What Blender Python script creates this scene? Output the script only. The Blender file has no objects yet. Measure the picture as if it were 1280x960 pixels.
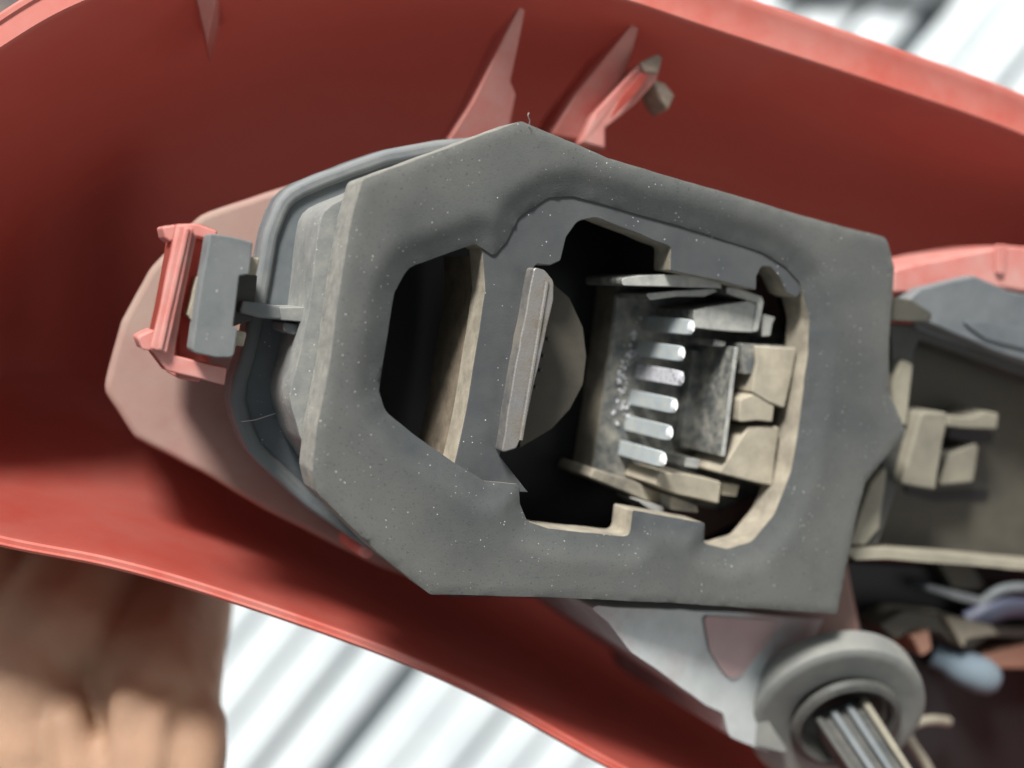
import bpy, bmesh, math, random
from mathutils import Vector, Matrix, noise
random.seed(7)

# ------------------------------------------------------------------ camera, light, exposure
S = 0.000125            # metres per working unit (1 unit = 1 photo pixel on the plane Z = 0)
D = 1600.0              # camera height in working units
scene = bpy.context.scene
C = scene.collection
cd = bpy.data.cameras.new('camera'); cam = bpy.data.objects.new('camera', cd); C.objects.link(cam)
cam.location = (0, 0, D*S); cd.sensor_width = 36; cd.lens = 36*D/1280
cd.clip_start = 0.005; cd.clip_end = 20
cd.dof.use_dof = True; cd.dof.focus_distance = (D-25)*S; cd.dof.aperture_fstop = 8.0
scene.camera = cam

world = bpy.data.worlds.new('World'); scene.world = world; world.use_nodes = True
bg = world.node_tree.nodes['Background']
bg.inputs['Color'].default_value = (0.86, 0.95, 1.0, 1); bg.inputs['Strength'].default_value = 0.25

def area(name, pos, size, power, col):
    ld = bpy.data.lights.new(name, 'AREA'); ld.shape = 'DISK'; ld.size = size; ld.energy = power; ld.color = col
    o = bpy.data.objects.new(name, ld); C.objects.link(o); o.location = pos
    o.rotation_euler = (-Vector(pos)).to_track_quat('-Z', 'Y').to_euler()
    return o
area('key_lamp', (-0.50, 2.0, 1.70), 0.60, 150, (1.0, 0.975, 0.94))
area('added_sky_fill', (-0.6, 2.2, 1.9), 2.2, 34, (0.90, 0.96, 1.0))  # broad lamp added as sky fill from the top side
area('added_side_fill', (1.9, -0.55, 0.85), 1.4, 9, (1.0, 0.98, 0.95))  # lamp added at the right to lift the tray's dim upper wall

vs = scene.view_settings
vs.view_transform = 'Standard'; vs.look = 'None'; vs.exposure = 0.0; vs.gamma = 1.0; vs.use_curve_mapping = False

# ------------------------------------------------------------------ frames
CAM = Vector((0, 0, D))
class Frame:
    def __init__(s, n, o):
        s.n = Vector(n).normalized(); s.o = Vector(o)
        s.v = (Vector((0, 1, 0)) - s.n*s.n.y).normalized(); s.u = s.v.cross(s.n).normalized()
    def p(s, px, py, w=0.0):                      # the point at height w over the frame's plane
        d = Vector((px-640, 480-py, -D))
        return CAM + d*((w + s.n.dot(s.o) - s.n.dot(CAM))/s.n.dot(d))
    def uv(s, p): q = p - s.o; return (q.dot(s.u), q.dot(s.v))
    def xyz(s, u, v, w): return s.o + s.u*u + s.v*v + s.n*w
G = Frame((0.40, -0.09, 0.912), (100, 20, 0))     # the bulb carrier leans to the right
R = Frame((0.20, -0.05, 0.98), (0, 0, 0))         # the red housing leans less
F = Frame((0, 0, 1), (0, 0, 0))

# ------------------------------------------------------------------ materials
def mat(name, col, rough=0.5, metal=0.0, dust=None, amount=0.0, dscale=260.0, dsharp=0.25, specks=0.0, speck_scale=1500.0,
        bump=0.0, bscale=3000.0, vary=0.12, spec=0.5, sss=0.0, grit=None, speck_col=(0.75, 0.74, 0.70), coat=0.0, swell=0.0, attr=None, glow=0.0, glow_col=(0.74, 0.34, 0.30)):
    m = bpy.data.materials.new(name); m.use_nodes = True
    nt = m.node_tree; N = nt.nodes; L = nt.links; b = N['Principled BSDF']
    b.inputs['Roughness'].default_value = rough; b.inputs['Metallic'].default_value = metal
    b.inputs['Specular IOR Level'].default_value = spec
    if coat: b.inputs['Coat Weight'].default_value = coat; b.inputs['Coat Roughness'].default_value = 0.25
    tc = N.new('ShaderNodeTexCoord')
    def noi(scale, detail=5, rgh=0.6):
        t = N.new('ShaderNodeTexNoise'); t.inputs['Scale'].default_value = scale; t.inputs['Detail'].default_value = detail
        t.inputs['Roughness'].default_value = rgh; L.new(tc.outputs['Object'], t.inputs['Vector']); return t.outputs['Fac']
    def ramp(f, a, bb):
        r = N.new('ShaderNodeMapRange'); r.inputs['From Min'].default_value = a; r.inputs['From Max'].default_value = bb
        L.new(f, r.inputs['Value']); return r.outputs['Result']
    def mix(f, a, bcol, blend='MIX'):
        x = N.new('ShaderNodeMix'); x.data_type = 'RGBA'; x.blend_type = blend
        if hasattr(f, 'links'): L.new(f, x.inputs[0])
        else: x.inputs[0].default_value = f
        for sock, val in ((x.inputs[6], a), (x.inputs[7], bcol)):
            if hasattr(val, 'links'): L.new(val, sock)
            else: sock.default_value = (*val, 1)
        return x.outputs[2]
    c = mix(ramp(noi(140, 6), 0.3, 0.7), tuple(x*(1-vary) for x in col), tuple(min(1, x*(1+vary)) for x in col))
    if dust:
        lo = 0.62 - amount*0.55
        nf = noi(dscale, 8, 0.68)
        if attr:                                   # dust has gathered where the mesh says so
            at = N.new('ShaderNodeAttribute'); at.attribute_name = attr
            ad = N.new('ShaderNodeMath'); ad.operation = 'MULTIPLY_ADD'; L.new(at.outputs['Fac'], ad.inputs[0]); ad.inputs[1].default_value = 0.42; L.new(nf, ad.inputs[2]); nf = ad.outputs[0]
        f = ramp(nf, lo - dsharp*0.5, lo + dsharp*0.5)
        c = mix(f, c, dust)
        r = ramp(f, 0, 1); mr = N.new('ShaderNodeMapRange'); mr.inputs['To Min'].default_value = rough; mr.inputs['To Max'].default_value = 0.95
        L.new(f, mr.inputs['Value']); L.new(mr.outputs['Result'], b.inputs['Roughness'])
    if grit:                                       # dark fine grit
        c = mix(ramp(noi(2600, 3, 0.7), 0.60, 0.70), c, grit)
    if specks:
        vo = N.new('ShaderNodeTexVoronoi'); vo.inputs['Scale'].default_value = speck_scale; L.new(tc.outputs['Object'], vo.inputs['Vector'])
        near = N.new('ShaderNodeMath'); near.operation = 'LESS_THAN'; L.new(vo.outputs['Distance'], near.inputs[0])
        sep = N.new('ShaderNodeSeparateColor'); L.new(vo.outputs['Color'], sep.inputs[0])
        sz = N.new('ShaderNodeMath'); sz.operation = 'MULTIPLY_ADD'; L.new(sep.outputs[1], sz.inputs[0]); sz.inputs[1].default_value = 0.20; sz.inputs[2].default_value = 0.0
        L.new(sz.outputs[0], near.inputs[1])
        pick = N.new('ShaderNodeMath'); pick.operation = 'GREATER_THAN'; L.new(sep.outputs[0], pick.inputs[0]); pick.inputs[1].default_value = 1-specks
        clump = ramp(noi(170, 4), 0.44, 0.60)
        m1 = N.new('ShaderNodeMath'); m1.operation = 'MULTIPLY'; L.new(near.outputs[0], m1.inputs[0]); L.new(pick.outputs[0], m1.inputs[1])
        m2 = N.new('ShaderNodeMath'); m2.operation = 'MULTIPLY'; L.new(m1.outputs[0], m2.inputs[0]); L.new(clump, m2.inputs[1])
        c = mix(m2.outputs[0], c, speck_col)
    L.new(c, b.inputs['Base Color'])
    if sss:
        b.inputs['Subsurface Weight'].default_value = sss; b.inputs['Subsurface Radius'].default_value = (0.004, 0.0014, 0.0007)
        b.inputs['Subsurface Scale'].default_value = 1.0
    if glow:                                       # thin moulded plastic lets some light through
        tr = N.new('ShaderNodeBsdfTranslucent'); tr.inputs['Color'].default_value = (*glow_col, 1)
        mx = N.new('ShaderNodeMixShader'); mx.inputs[0].default_value = glow
        L.new(b.outputs[0], mx.inputs[1]); L.new(tr.outputs[0], mx.inputs[2]); L.new(mx.outputs[0], N['Material Output'].inputs['Surface'])
    if bump:
        bn = N.new('ShaderNodeBump'); bn.inputs['Strength'].default_value = bump; bn.inputs['Distance'].default_value = 0.00012
        L.new(noi(bscale, 6, 0.65), bn.inputs['Height']); L.new(bn.outputs['Normal'], b.inputs['Normal'])
        if swell:
            b3 = N.new('ShaderNodeBump'); b3.inputs['Strength'].default_value = 1.0; b3.inputs['Distance'].default_value = swell
            L.new(noi(48, 1.5, 0.4), b3.inputs['Height']); L.new(b3.outputs['Normal'], bn.inputs['Normal'])
    return m

TAN = (0.47, 0.40, 0.29); PALE = (0.46, 0.45, 0.40); GREYDUST = (0.24, 0.245, 0.235)
M = {}
M['rubber'] = mat('charcoal_rubber', (0.052, 0.057, 0.060), 0.58, dust=(0.122, 0.123, 0.113), amount=-0.06, dscale=45, dsharp=0.62, specks=0.36, speck_scale=1900, bump=0.5, bscale=4200, spec=0.35, grit=(0.045, 0.05, 0.052), swell=0.0012, attr='dust', speck_col=(0.55, 0.55, 0.52))
M['rubber_edge'] = mat('worn_rubber_edge', (0.125, 0.13, 0.128), 0.7, dust=(0.23, 0.225, 0.20), amount=0.30, dscale=240, dsharp=0.5, specks=0.4, bump=0.5, bscale=3000)
M['rubber_side'] = mat('dust_caked_rubber', (0.12, 0.122, 0.115), 0.9, dust=(0.29, 0.28, 0.245), amount=0.32, dscale=420, dsharp=0.4, specks=0.4, bump=0.6, bscale=2600)
M['plate'] = mat('inner_plate_plastic', (0.044, 0.048, 0.052), 0.55, dust=(0.082, 0.085, 0.084), amount=0.22, dscale=120, dsharp=0.5, specks=0.3, bump=0.25, grit=(0.055, 0.06, 0.064), swell=0.002)
M['wall_dust'] = mat('dusty_tan_wall', (0.13, 0.115, 0.09), 0.9, dust=(0.38, 0.335, 0.26), amount=0.36, dscale=240, dsharp=0.45, bump=0.5)
M['ledge'] = mat('brown_dusty_ledge', (0.075, 0.06, 0.045), 0.9, dust=(0.25, 0.20, 0.14), amount=0.28, dscale=300, dsharp=0.5, bump=0.5)
M['grey'] = mat('grey_carrier_plastic', (0.088, 0.104, 0.116), 0.42, dust=(0.16, 0.17, 0.17), amount=0.2, dscale=160, dsharp=0.55, specks=0.25, bump=0.15)
M['lip'] = mat('grey_lip_plastic', (0.125, 0.14, 0.152), 0.42, dust=(0.21, 0.215, 0.205), amount=0.3, dscale=200, dsharp=0.5, bump=0.15)
M['boss'] = mat('dusty_grey_boss', (0.12, 0.132, 0.138), 0.7, dust=(0.27, 0.268, 0.245), amount=0.35, dscale=300, dsharp=0.5, specks=0.4, bump=0.4)
M['latch'] = mat('latch_plastic', (0.105, 0.118, 0.12), 0.5, dust=(0.17, 0.175, 0.17), amount=0.2, dsharp=0.5, specks=0.3, bump=0.2)
M['black'] = mat('painted_dark', (0.012, 0.012, 0.013), 0.55, spec=0.25)  # flat black, painted in for the dark of cavities, slots and gaps
M['dark'] = mat('dark_plastic', (0.03, 0.033, 0.033), 0.5, dust=(0.10, 0.095, 0.08), amount=0.15, dsharp=0.5, bump=0.2)
M['conn'] = mat('connector_plastic', (0.085, 0.092, 0.092), 0.42, dust=(0.33, 0.31, 0.26), amount=0.12, dscale=420, dsharp=0.3, bump=0.3, bscale=2200)
M['conn_tan'] = mat('connector_plastic_dusty', (0.095, 0.092, 0.08), 0.6, dust=(0.40, 0.35, 0.265), amount=0.24, dscale=130, dsharp=0.4, bump=0.4)
M['conn_block'] = mat('tan_dust_block', (0.16, 0.145, 0.115), 0.75, dust=(0.43, 0.38, 0.29), amount=0.36, dscale=150, dsharp=0.5, bump=0.4)
M['conn_edge'] = mat('pale_connector_edge', (0.22, 0.23, 0.225), 0.5, dust=(0.42, 0.41, 0.37), amount=0.3, dscale=500, dsharp=0.4, bump=0.3)  # paler than the connector body, used on wall tops and rails
M['pin'] = mat('tinned_pin_metal', (0.56, 0.63, 0.67), 0.38, metal=0.4, dust=(0.50, 0.50, 0.44), amount=0.12, dscale=600, dsharp=0.4, bump=0.3)
M['pin_tip'] = mat('pin_tip_glint', (0.92, 0.94, 0.95), 0.3, metal=0.3)  # near-white colour paints the bright glint on the pin tips
M['corroded'] = mat('corroded_pin_metal', (0.24, 0.24, 0.26), 0.6, metal=0.3, dust=(0.55, 0.55, 0.58), amount=0.35, dscale=1400, dsharp=0.15, bump=1.0, bscale=2500)
M['crust'] = mat('corrosion_crust', (0.40, 0.40, 0.42), 0.9, dust=(0.66, 0.66, 0.68), amount=0.4, dscale=1500, dsharp=0.2, bump=1.0)
M['contact'] = mat('contact_metal', (0.30, 0.29, 0.29), 0.36, metal=0.75, dust=(0.26, 0.235, 0.20), amount=0.22, dscale=170, dsharp=0.3, bump=0.5)
M['brown'] = mat('brown_contact_plate', (0.045, 0.040, 0.031), 0.8, dust=(0.075, 0.066, 0.05), amount=0.3, dsharp=0.5, bump=0.3)
M['red'] = mat('red_lens_plastic', (0.43, 0.062, 0.042), 0.36, dust=(0.42, 0.17, 0.14), amount=0.0, dscale=30, dsharp=0.75, vary=0.05, bump=0.05, spec=0.4, glow=0.46)
M['red_rim'] = mat('red_rim_plastic', (0.55, 0.085, 0.055), 0.38, dust=(0.55, 0.27, 0.23), amount=0.12, dscale=70, dsharp=0.7, vary=0.05, bump=0.08, glow=0.15)
M['red_clip'] = mat('faded_red_plastic', (0.55, 0.125, 0.10), 0.38, dust=(0.56, 0.34, 0.30), amount=0.16, dscale=130, dsharp=0.6, vary=0.08, bump=0.1)
M['pink'] = mat('dusty_pink_housing', (0.25, 0.085, 0.08), 0.3, dust=(0.33, 0.25, 0.20), amount=0.26, dscale=20, dsharp=0.45, bump=0.1)
M['chalk'] = mat('chalky_grey_housing', (0.50, 0.52, 0.51), 0.7, dust=(0.38, 0.17, 0.16), amount=0.15, dscale=22, dsharp=0.25, bump=0.1)
M['chip'] = mat('broken_tan_plastic', (0.42, 0.33, 0.26), 0.8, dust=(0.25, 0.19, 0.15), amount=0.3, dscale=500, bump=0.8)
M['socket'] = mat('socket_grey_plastic', (0.125, 0.137, 0.138), 0.5, dust=(0.25, 0.245, 0.215), amount=0.25, dscale=120, dsharp=0.6, bump=0.1)
M['olive'] = mat('dusty_olive_plastic', (0.026, 0.028, 0.025), 0.6, dust=(0.115, 0.105, 0.075), amount=0.18, dscale=75, dsharp=0.6, bump=0.2)
M['sand'] = mat('sandy_clip_plastic', (0.20, 0.187, 0.145), 0.7, dust=(0.34, 0.31, 0.235), amount=0.3, dscale=130, dsharp=0.5, bump=0.2)
M['clip'] = mat('dusty_clip_plastic', (0.11, 0.105, 0.085), 0.65, dust=(0.27, 0.245, 0.185), amount=0.32, dscale=110, dsharp=0.5, bump=0.25)
M['slate'] = mat('slate_plastic', (0.075, 0.088, 0.095), 0.45, dust=(0.20, 0.21, 0.215), amount=0.2, dscale=90, dsharp=0.6, bump=0.1)
M['violet'] = mat('violet_wire_sheath', (0.09, 0.10, 0.15), 0.5, bump=0.1)
M['blue'] = mat('pale_blue_glass', (0.15, 0.21, 0.26), 0.65, dust=(0.13, 0.16, 0.18), amount=0.3, dscale=120, dsharp=0.5)
M['copper'] = mat('copper_strip', (0.30, 0.16, 0.11), 0.5, metal=0.3)
M['slat'] = mat('white_painted_slat', (0.74, 0.78, 0.79), 0.5, dust=(0.50, 0.55, 0.57), amount=0.16, dscale=14, dsharp=0.6, vary=0.05)
M['under'] = mat('grey_underlay', (0.12, 0.14, 0.15), 0.9)
M['smudge'] = mat('grey_smudge_sheet', (0.30, 0.33, 0.34), 0.95, dust=(0.10, 0.11, 0.11), amount=0.2, dscale=60, bump=0.5, bscale=900)
M['card'] = mat('brown_cardboard', (0.26, 0.21, 0.17), 0.95, dust=(0.10, 0.085, 0.09), amount=0.35, dscale=70, bump=0.4)
M['hair'] = mat('pale_fibre', (0.62, 0.58, 0.54), 0.6)

# skin with its own creases
def skin():
    m = mat('skin', (0.36, 0.215, 0.128), 0.5, dust=(0.42, 0.26, 0.175), amount=0.2, dscale=60, dsharp=0.6, vary=0.06, sss=0.2, bump=0.5, bscale=1300)
    nt = m.node_tree; N = nt.nodes; L = nt.links
    bn = [x for x in N if x.type == 'BUMP'][0]; tc = [x for x in N if x.type == 'TEX_COORD'][0]
    mp = N.new('ShaderNodeMapping'); mp.inputs['Rotation'].default_value = (0, 0, 0.25); mp.inputs['Scale'].default_value = (1, 0.3, 1); L.new(tc.outputs['Object'], mp.inputs['Vector'])
    v = N.new('ShaderNodeTexVoronoi'); v.feature = 'DISTANCE_TO_EDGE'; v.inputs['Scale'].default_value = 430; L.new(mp.outputs['Vector'], v.inputs['Vector'])
    cr = N.new('ShaderNodeMapRange'); cr.inputs['From Max'].default_value = 0.12; L.new(v.outputs['Distance'], cr.inputs['Value'])
    b2 = N.new('ShaderNodeBump'); b2.inputs['Strength'].default_value = 0.22; b2.inputs['Distance'].default_value = 0.0003
    L.new(cr.outputs['Result'], b2.inputs['Height']); L.new(bn.outputs['Normal'], b2.inputs['Normal'])
    b2.inputs['Strength'].default_value = 0.10
    L.new(b2.outputs['Normal'], N['Principled BSDF'].inputs['Normal'])
    return m
M['skin'] = skin()

# ------------------------------------------------------------------ helpers
def link(name, me, mats, parent=None, bevel=0.0, smooth=True, seg=2):
    o = bpy.data.objects.new(name, me); C.objects.link(o)
    for m in (mats if isinstance(mats, (list, tuple)) else [mats]): me.materials.append(M[m])
    if parent: o.parent = parent
    if smooth:
        me.polygons.foreach_set('use_smooth', [True]*len(me.polygons))
        try: me.set_sharp_from_angle(angle=math.radians(38))
        except Exception: pass
    if bevel:
        b = o.modifiers.new('bevel', 'BEVEL'); b.width = bevel*S; b.segments = seg; b.limit_method = 'ANGLE'; b.angle_limit = math.radians(35); b.harden_normals = False
    return o
def from_bm(name, bm, mats, parent=None, **k):
    bmesh.ops.recalc_face_normals(bm, faces=bm.faces[:])
    me = bpy.data.meshes.new(name); bm.to_mesh(me); bm.free()
    return link(name, me, mats, parent, **k)
def thing(name, label, cat, group=None):
    o = bpy.data.objects.new(name, None); C.objects.link(o); o.empty_display_size = 0.01
    o['label'] = label; o['category'] = cat
    if group: o['group'] = group
    return o
def tag(o, label, cat, group=None):
    o['label'] = label; o['category'] = cat
    if group: o['group'] = group
    return o

def rounded(poly, r0=0.0):
    """fillet the corners of a pixel polygon; vertex = (x, y[, r])"""
    out = []; n = len(poly)
    for i, p in enumerate(poly):
        r = p[2] if len(p) > 2 else r0
        P = Vector(p[:2]); A = Vector(poly[i-1][:2]); B = Vector(poly[(i+1) % n][:2])
        a = (A-P); b = (B-P); la, lb = a.length, b.length
        if r <= 0.3: out.append((P.x, P.y)); continue
        a.normalize(); b.normalize()
        ang = a.angle(b)
        if ang > 3.05: out.append((P.x, P.y)); continue
        t = min(r/math.tan(ang/2), la*0.48, lb*0.48)
        p0 = P+a*t; p1 = P+b*t; k = max(2, int(abs(math.pi-ang)*4))
        for j in range(k+1):
            s = j/k; q = p0*(1-s)**2 + P*2*s*(1-s) + p1*s*s
            out.append((q.x, q.y))
    return out
def wobble(poly, step=14, amp=0.7, seed=0.0):
    out = []; n = len(poly)
    for i, p in enumerate(poly):
        q = poly[(i+1) % n]; d = math.hypot(q[0]-p[0], q[1]-p[1]); k = max(1, int(d/step))
        for j in range(k):
            s = j/k; x = p[0]+(q[0]-p[0])*s; y = p[1]+(q[1]-p[1])*s
            v = noise.noise_vector(Vector((x*0.035, y*0.035, seed)))
            v2 = noise.noise_vector(Vector((x*0.16, y*0.16, seed+9)))
            out.append((x+amp*(v.x*1.3+v2.x*0.6), y+amp*(v.y*1.3+v2.y*0.6)))
    return out

def prism(name, poly, wt, wb, mats, parent=None, fr=G, holes=(), bevel=2.0, r=0.0, amp=0.4, bottom=True, ws=None, flare=0.0, seg=2):
    """a pixel polygon standing at height wt of its frame, carried down to wb along the frame's normal.
    mats = (top, side[, hole side])"""
    if isinstance(mats, str): mats = [mats]
    seed = random.random()*50
    bm = bmesh.new(); loops = []; edges = []
    for k, pl in enumerate([poly]+list(holes)):
        pts = wobble(rounded(pl, r), 16, amp, seed) if amp else rounded(pl, r)
        top = [fr.p(x, y, wt(x, y) if callable(wt) else wt) for x, y in pts]
        cen = sum(top, Vector())/len(top)
        tv = []; bv = []
        for q in top:
            hh = fr.n.dot(q-fr.o)
            g = q - fr.n*(hh-wb)
            if flare: g = g + (q-cen).normalized()*flare
            tv.append(bm.verts.new(q*S)); bv.append(bm.verts.new(g*S))
        loops.append((tv, bv))
        edges.append([bm.edges.new((tv[i], tv[(i+1) % len(tv)])) for i in range(len(tv))])
    flat = [e for el in edges for e in el]
    if len(loops) == 1 and not callable(wt):
        bm.faces.new(loops[0][0])
        if bottom: bm.faces.new(loops[0][1])
    else:
        bmesh.ops.triangle_fill(bm, use_beauty=True, use_dissolve=False, edges=flat)
        if bottom:
            e2 = [bm.edges.new((bv[i], bv[(i+1) % len(bv)])) for tv, bv in loops for i in range(len(bv))]
            bmesh.ops.triangle_fill(bm, use_beauty=True, use_dissolve=False, edges=e2)
    for f in bm.faces: f.material_index = 0
    for k, (tv, bv) in enumerate(loops):
        mi = min(len(mats)-1, 1 if k == 0 else 2)
        for i in range(len(tv)):
            f = bm.faces.new((tv[i], tv[(i+1) % len(tv)], bv[(i+1) % len(tv)], bv[i])); f.material_index = mi
    return from_bm(name, bm, mats, parent, bevel=bevel, seg=seg)

def tube(name, pts, rad, m, parent=None, n=10, caps=True):
    """pts: Vectors in working units; rad: float or list"""
    bm = bmesh.new(); rings = []
    for i, p in enumerate(pts):
        t = (pts[min(i+1, len(pts)-1)] - pts[max(i-1, 0)]).normalized()
        a = t.orthogonal().normalized() if i == 0 else (a - t*a.dot(t)).normalized()
        b = t.cross(a); r_ = rad[i] if isinstance(rad, (list, tuple)) else rad
        rings.append([bm.verts.new((p+(a*math.cos(k*2*math.pi/n)+b*math.sin(k*2*math.pi/n))*r_)*S) for k in range(n)])
    for A, B in zip(rings, rings[1:]):
        for k in range(n): bm.faces.new((A[k], A[(k+1) % n], B[(k+1) % n], B[k]))
    if caps: bm.faces.new(rings[0]); bm.faces.new(rings[-1])
    return from_bm(name, bm, m, parent)

def lathe(name, cen, axis, prof, m, parent=None, n=56, squash=None, bevel=0.0):
    """prof: [(radius, height along axis)]"""
    ax = Vector(axis).normalized(); a = ax.orthogonal().normalized(); b = ax.cross(a)
    bm = bmesh.new(); rings = []
    for r_, h in prof:
        if r_ < 0.01: rings.append([bm.verts.new((cen+ax*h)*S)]*n)
        else: rings.append([bm.verts.new((cen+ax*h+(a*math.cos(k*2*math.pi/n)+b*math.sin(k*2*math.pi/n))*r_)*S) for k in range(n)])
    for A, B in zip(rings, rings[1:]):
        for k in range(n):
            f = list(dict.fromkeys((A[k], A[(k+1) % n], B[(k+1) % n], B[k])))
            if len(f) > 2: bm.faces.new(f)
    return from_bm(name, bm, m, parent, bevel=bevel)

def catmull(pts, n, closed=True):
    out = []; k = len(pts)
    segs = k if closed else k-1
    per = n//segs
    for i in range(segs):
        g = lambda j: Vector(pts[j % k]) if closed else Vector(pts[max(0, min(k-1, j))])
        p0, p1, p2, p3 = g(i-1), g(i), g(i+1), g(i+2)
        for j in range(per):
            t = j/per
            out.append(0.5*((2*p1)+(p2-p0)*t+(2*p0-5*p1+4*p2-p3)*t*t+(3*p1-p0-3*p2+p3)*t**3))
    if not closed: out.append(Vector(pts[-1]))
    return out

# ------------------------------------------------------------------ the floor far below: white slats
ZF = -3200.0
base_bm = bmesh.new()
for x, y in ((-9000, -7000), (9000, -7000), (9000, 7000), (-9000, 7000)): base_bm.verts.new((x*S, y*S, (ZF-62)*S))
base_bm.faces.new(base_bm.verts[:])
floor = from_bm('floor', base_bm, 'under', smooth=False); floor['kind'] = 'structure'
ang = math.radians(51.5); dv = Vector((math.cos(ang), math.sin(ang), 0)); nv = Vector((math.sin(ang), -math.cos(ang), 0))
anchor = F.p(500, 852, ZF); a0 = anchor.dot(nv)
pitch = 178.0
def slat_mesh(width, seed):
    bm = bmesh.new(); h = 60.0; rr = 12.0; rows = []
    prof = [(-width/2, -h), (-width/2, -rr), (-width/2+rr*0.3, -rr*0.3), (-width/2+rr, 0), (width/2-rr, 0), (width/2-rr*0.3, -rr*0.3), (width/2, -rr), (width/2, -h)]
    for k in range(41):
        t = (k/40-0.5)*11000
        wob = 5*noise.noise(Vector((t*0.0013, seed, 0)))
        rows.append([bm.verts.new((dv*t + nv*(a+wob) + Vector((0, 0, z+3*noise.noise(Vector((t*0.002, seed, 5))))))*S) for a, z in prof])
    for A, B in zip(rows, rows[1:]):
        for j in range(len(prof)-1): bm.faces.new((A[j], A[j+1], B[j+1], B[j]))
    bmesh.ops.recalc_face_normals(bm, faces=bm.faces[:])
    me = bpy.data.meshes.new('slat'); bm.to_mesh(me); bm.free()
    for p in me.polygons: p.use_smooth = True
    me.materials.append(M['slat']); return me
slat_meshes = [slat_mesh(pitch-w, i*3.7) for i, w in enumerate((24, 17, 27, 20))]
for i in range(-16, 20):
    o = bpy.data.objects.new('slat', slat_meshes[i % 4]); C.objects.link(o); o.parent = floor
    off = a0 + (i+0.5)*pitch + (32 if i >= 0 else -28)*(1 if abs(i+0.5) < 40 else 0) + random.uniform(-9, 9)
    p = nv*off; o.location = (p.x*S, p.y*S, (ZF+random.uniform(-6, 6))*S)

# ------------------------------------------------------------------ red lamp housing
housing = thing('lamp_housing', 'translucent red plastic lamp housing, an open curved tray held over white slats', 'lamp housing')
rim_px = [(-120, 150), (0, 62), (105, 3), (260, -48), (450, -62), (640, -36), (770, -3), (900, 40), (1100, 106), (1280, 170), (1480, 262), (1580, 480),
          (1580, 980), (1420, 1190), (1180, 1150), (1000, 1072), (770, 953), (620, 870), (480, 808), (280, 738), (140, 698), (0, 670), (-150, 628), (-240, 540), (-235, 330)]
WR = -105.0
loop = catmull([R.uv(R.p(x, y, WR)) for x, y in rim_px], 250)
nl = len(loop)
nrm = []
for i in range(nl):
    t = (loop[(i+2) % nl]-loop[i-2]).normalized(); nrm.append(Vector((t.y, -t.x)))
for _ in range(25): nrm = [(nrm[i-1]+nrm[i]*2+nrm[(i+1) % nl]).normalized() for i in range(nl)]
cx = sum((p for p in loop), Vector((0, 0)))/nl
if sum(n_.dot(p-cx) for n_, p in zip(nrm, loop)) < 0: nrm = [-q for q in nrm]
def smooth_list(v, it):
    for _ in range(it): v = [(v[i-1]+v[i]*2+v[(i+1) % len(v)])/4 for i in range(len(v))]
    return v
fw = []
for p, q in zip(loop, nrm):
    top = max(0, q.y)
    fw.append(15 + 45*top*(1 if p.x > 0 else 0.62))
fw = smooth_list(fw, 30)
def ring(bm, off, w, k=None):
    return [bm.verts.new(R.xyz(*(loop[i]+nrm[i]*(off if not callable(off) else off(i))), w if not callable(w) else w(i))*S) for i in range(nl)]
def bridge(bm, A, B, mi=0):
    for i in range(nl):
        f = bm.faces.new((A[i], A[(i+1) % nl], B[(i+1) % nl], B[i])); f.material_index = mi
bm = bmesh.new()
deep = -600.0
rs = [ring(bm, lambda i: fw[i]-8, -600), ring(bm, lambda i: fw[i], -150), ring(bm, lambda i: fw[i], WR-16), ring(bm, lambda i: fw[i]-1.5, WR-3), ring(bm, lambda i: fw[i]-5, WR+1),
      ring(bm, lambda i: max(fw[i]*0.80-3, 6), WR+1), ring(bm, lambda i: max(fw[i]*0.72-3, 4.5), WR-2),
      ring(bm, 2.5, WR-1), ring(bm, 0, WR-4)]
for A, B in zip(rs, rs[1:]): bridge(bm, A, B, 1)
prev = rs[-1]
for d_, w_ in ((-3, WR-12), (-8, -170), (-16, -260), (-28, -360), (-46, -450), (-72, -530), (-106, -578), (-150, deep)):
    q = ring(bm, d_, w_); bridge(bm, prev, q, 0); prev = q
cen2 = sum((loop[i]+nrm[i]*-150 for i in range(nl)), Vector((0, 0)))/nl
for k_ in (0.8, 0.55, 0.3, 0.08):
    q = [bm.verts.new(R.xyz(*(cen2+(loop[i]+nrm[i]*-150-cen2)*k_), deep-6*(1-k_))*S) for i in range(nl)]; bridge(bm, prev, q, 0); prev = q
bm.faces.new(prev)
under = ring(bm, lambda i: fw[i]-8-60, -640); bridge(bm, rs[0], under, 0)
bm.faces.new(under)
shell = from_bm('shell', bm, ['red', 'red_rim'], housing)

# the raised dusty back of the reflector inside the tray
refl = prism('reflector_back', [(640, 176), (480, 196), (345, 236, 30), (250, 268, 40), (188, 335, 40), (152, 400, 30), (128, 486, 30), (168, 548, 20), (250, 590), (335, 640), (425, 686), (480, 712), (560, 740), (700, 748),
              (757, 772, 20), (786, 812, 15), (850, 856), (880, 880), (902, 888, 8), (910, 922, 15), (990, 948), (1060, 985), (1100, 900), (1060, 700), (1080, 345), (900, 240)],
              -225, -597, ['pink', 'pink'], housing, fr=R, bevel=26, amp=0.6, flare=20, seg=5)
chalk = prism('chalky_panel', [(735, 757, 6), (760, 778, 18), (788, 814, 15), (850, 858), (882, 882), (903, 891, 6), (912, 922, 15), (960, 940), (985, 900), (1000, 830), (1030, 775), (900, 765)],
              lambda x, y: -34-0.30*max(0, x-760), -420, ['chalk'], housing, fr=G, bevel=6, amp=1.0)
M['pale_pink'] = mat('pink_reflection_tint', (0.40, 0.23, 0.225), 0.5, dust=(0.46, 0.36, 0.35), amount=0.3, dscale=40, dsharp=0.6, bump=0.1)
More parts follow.
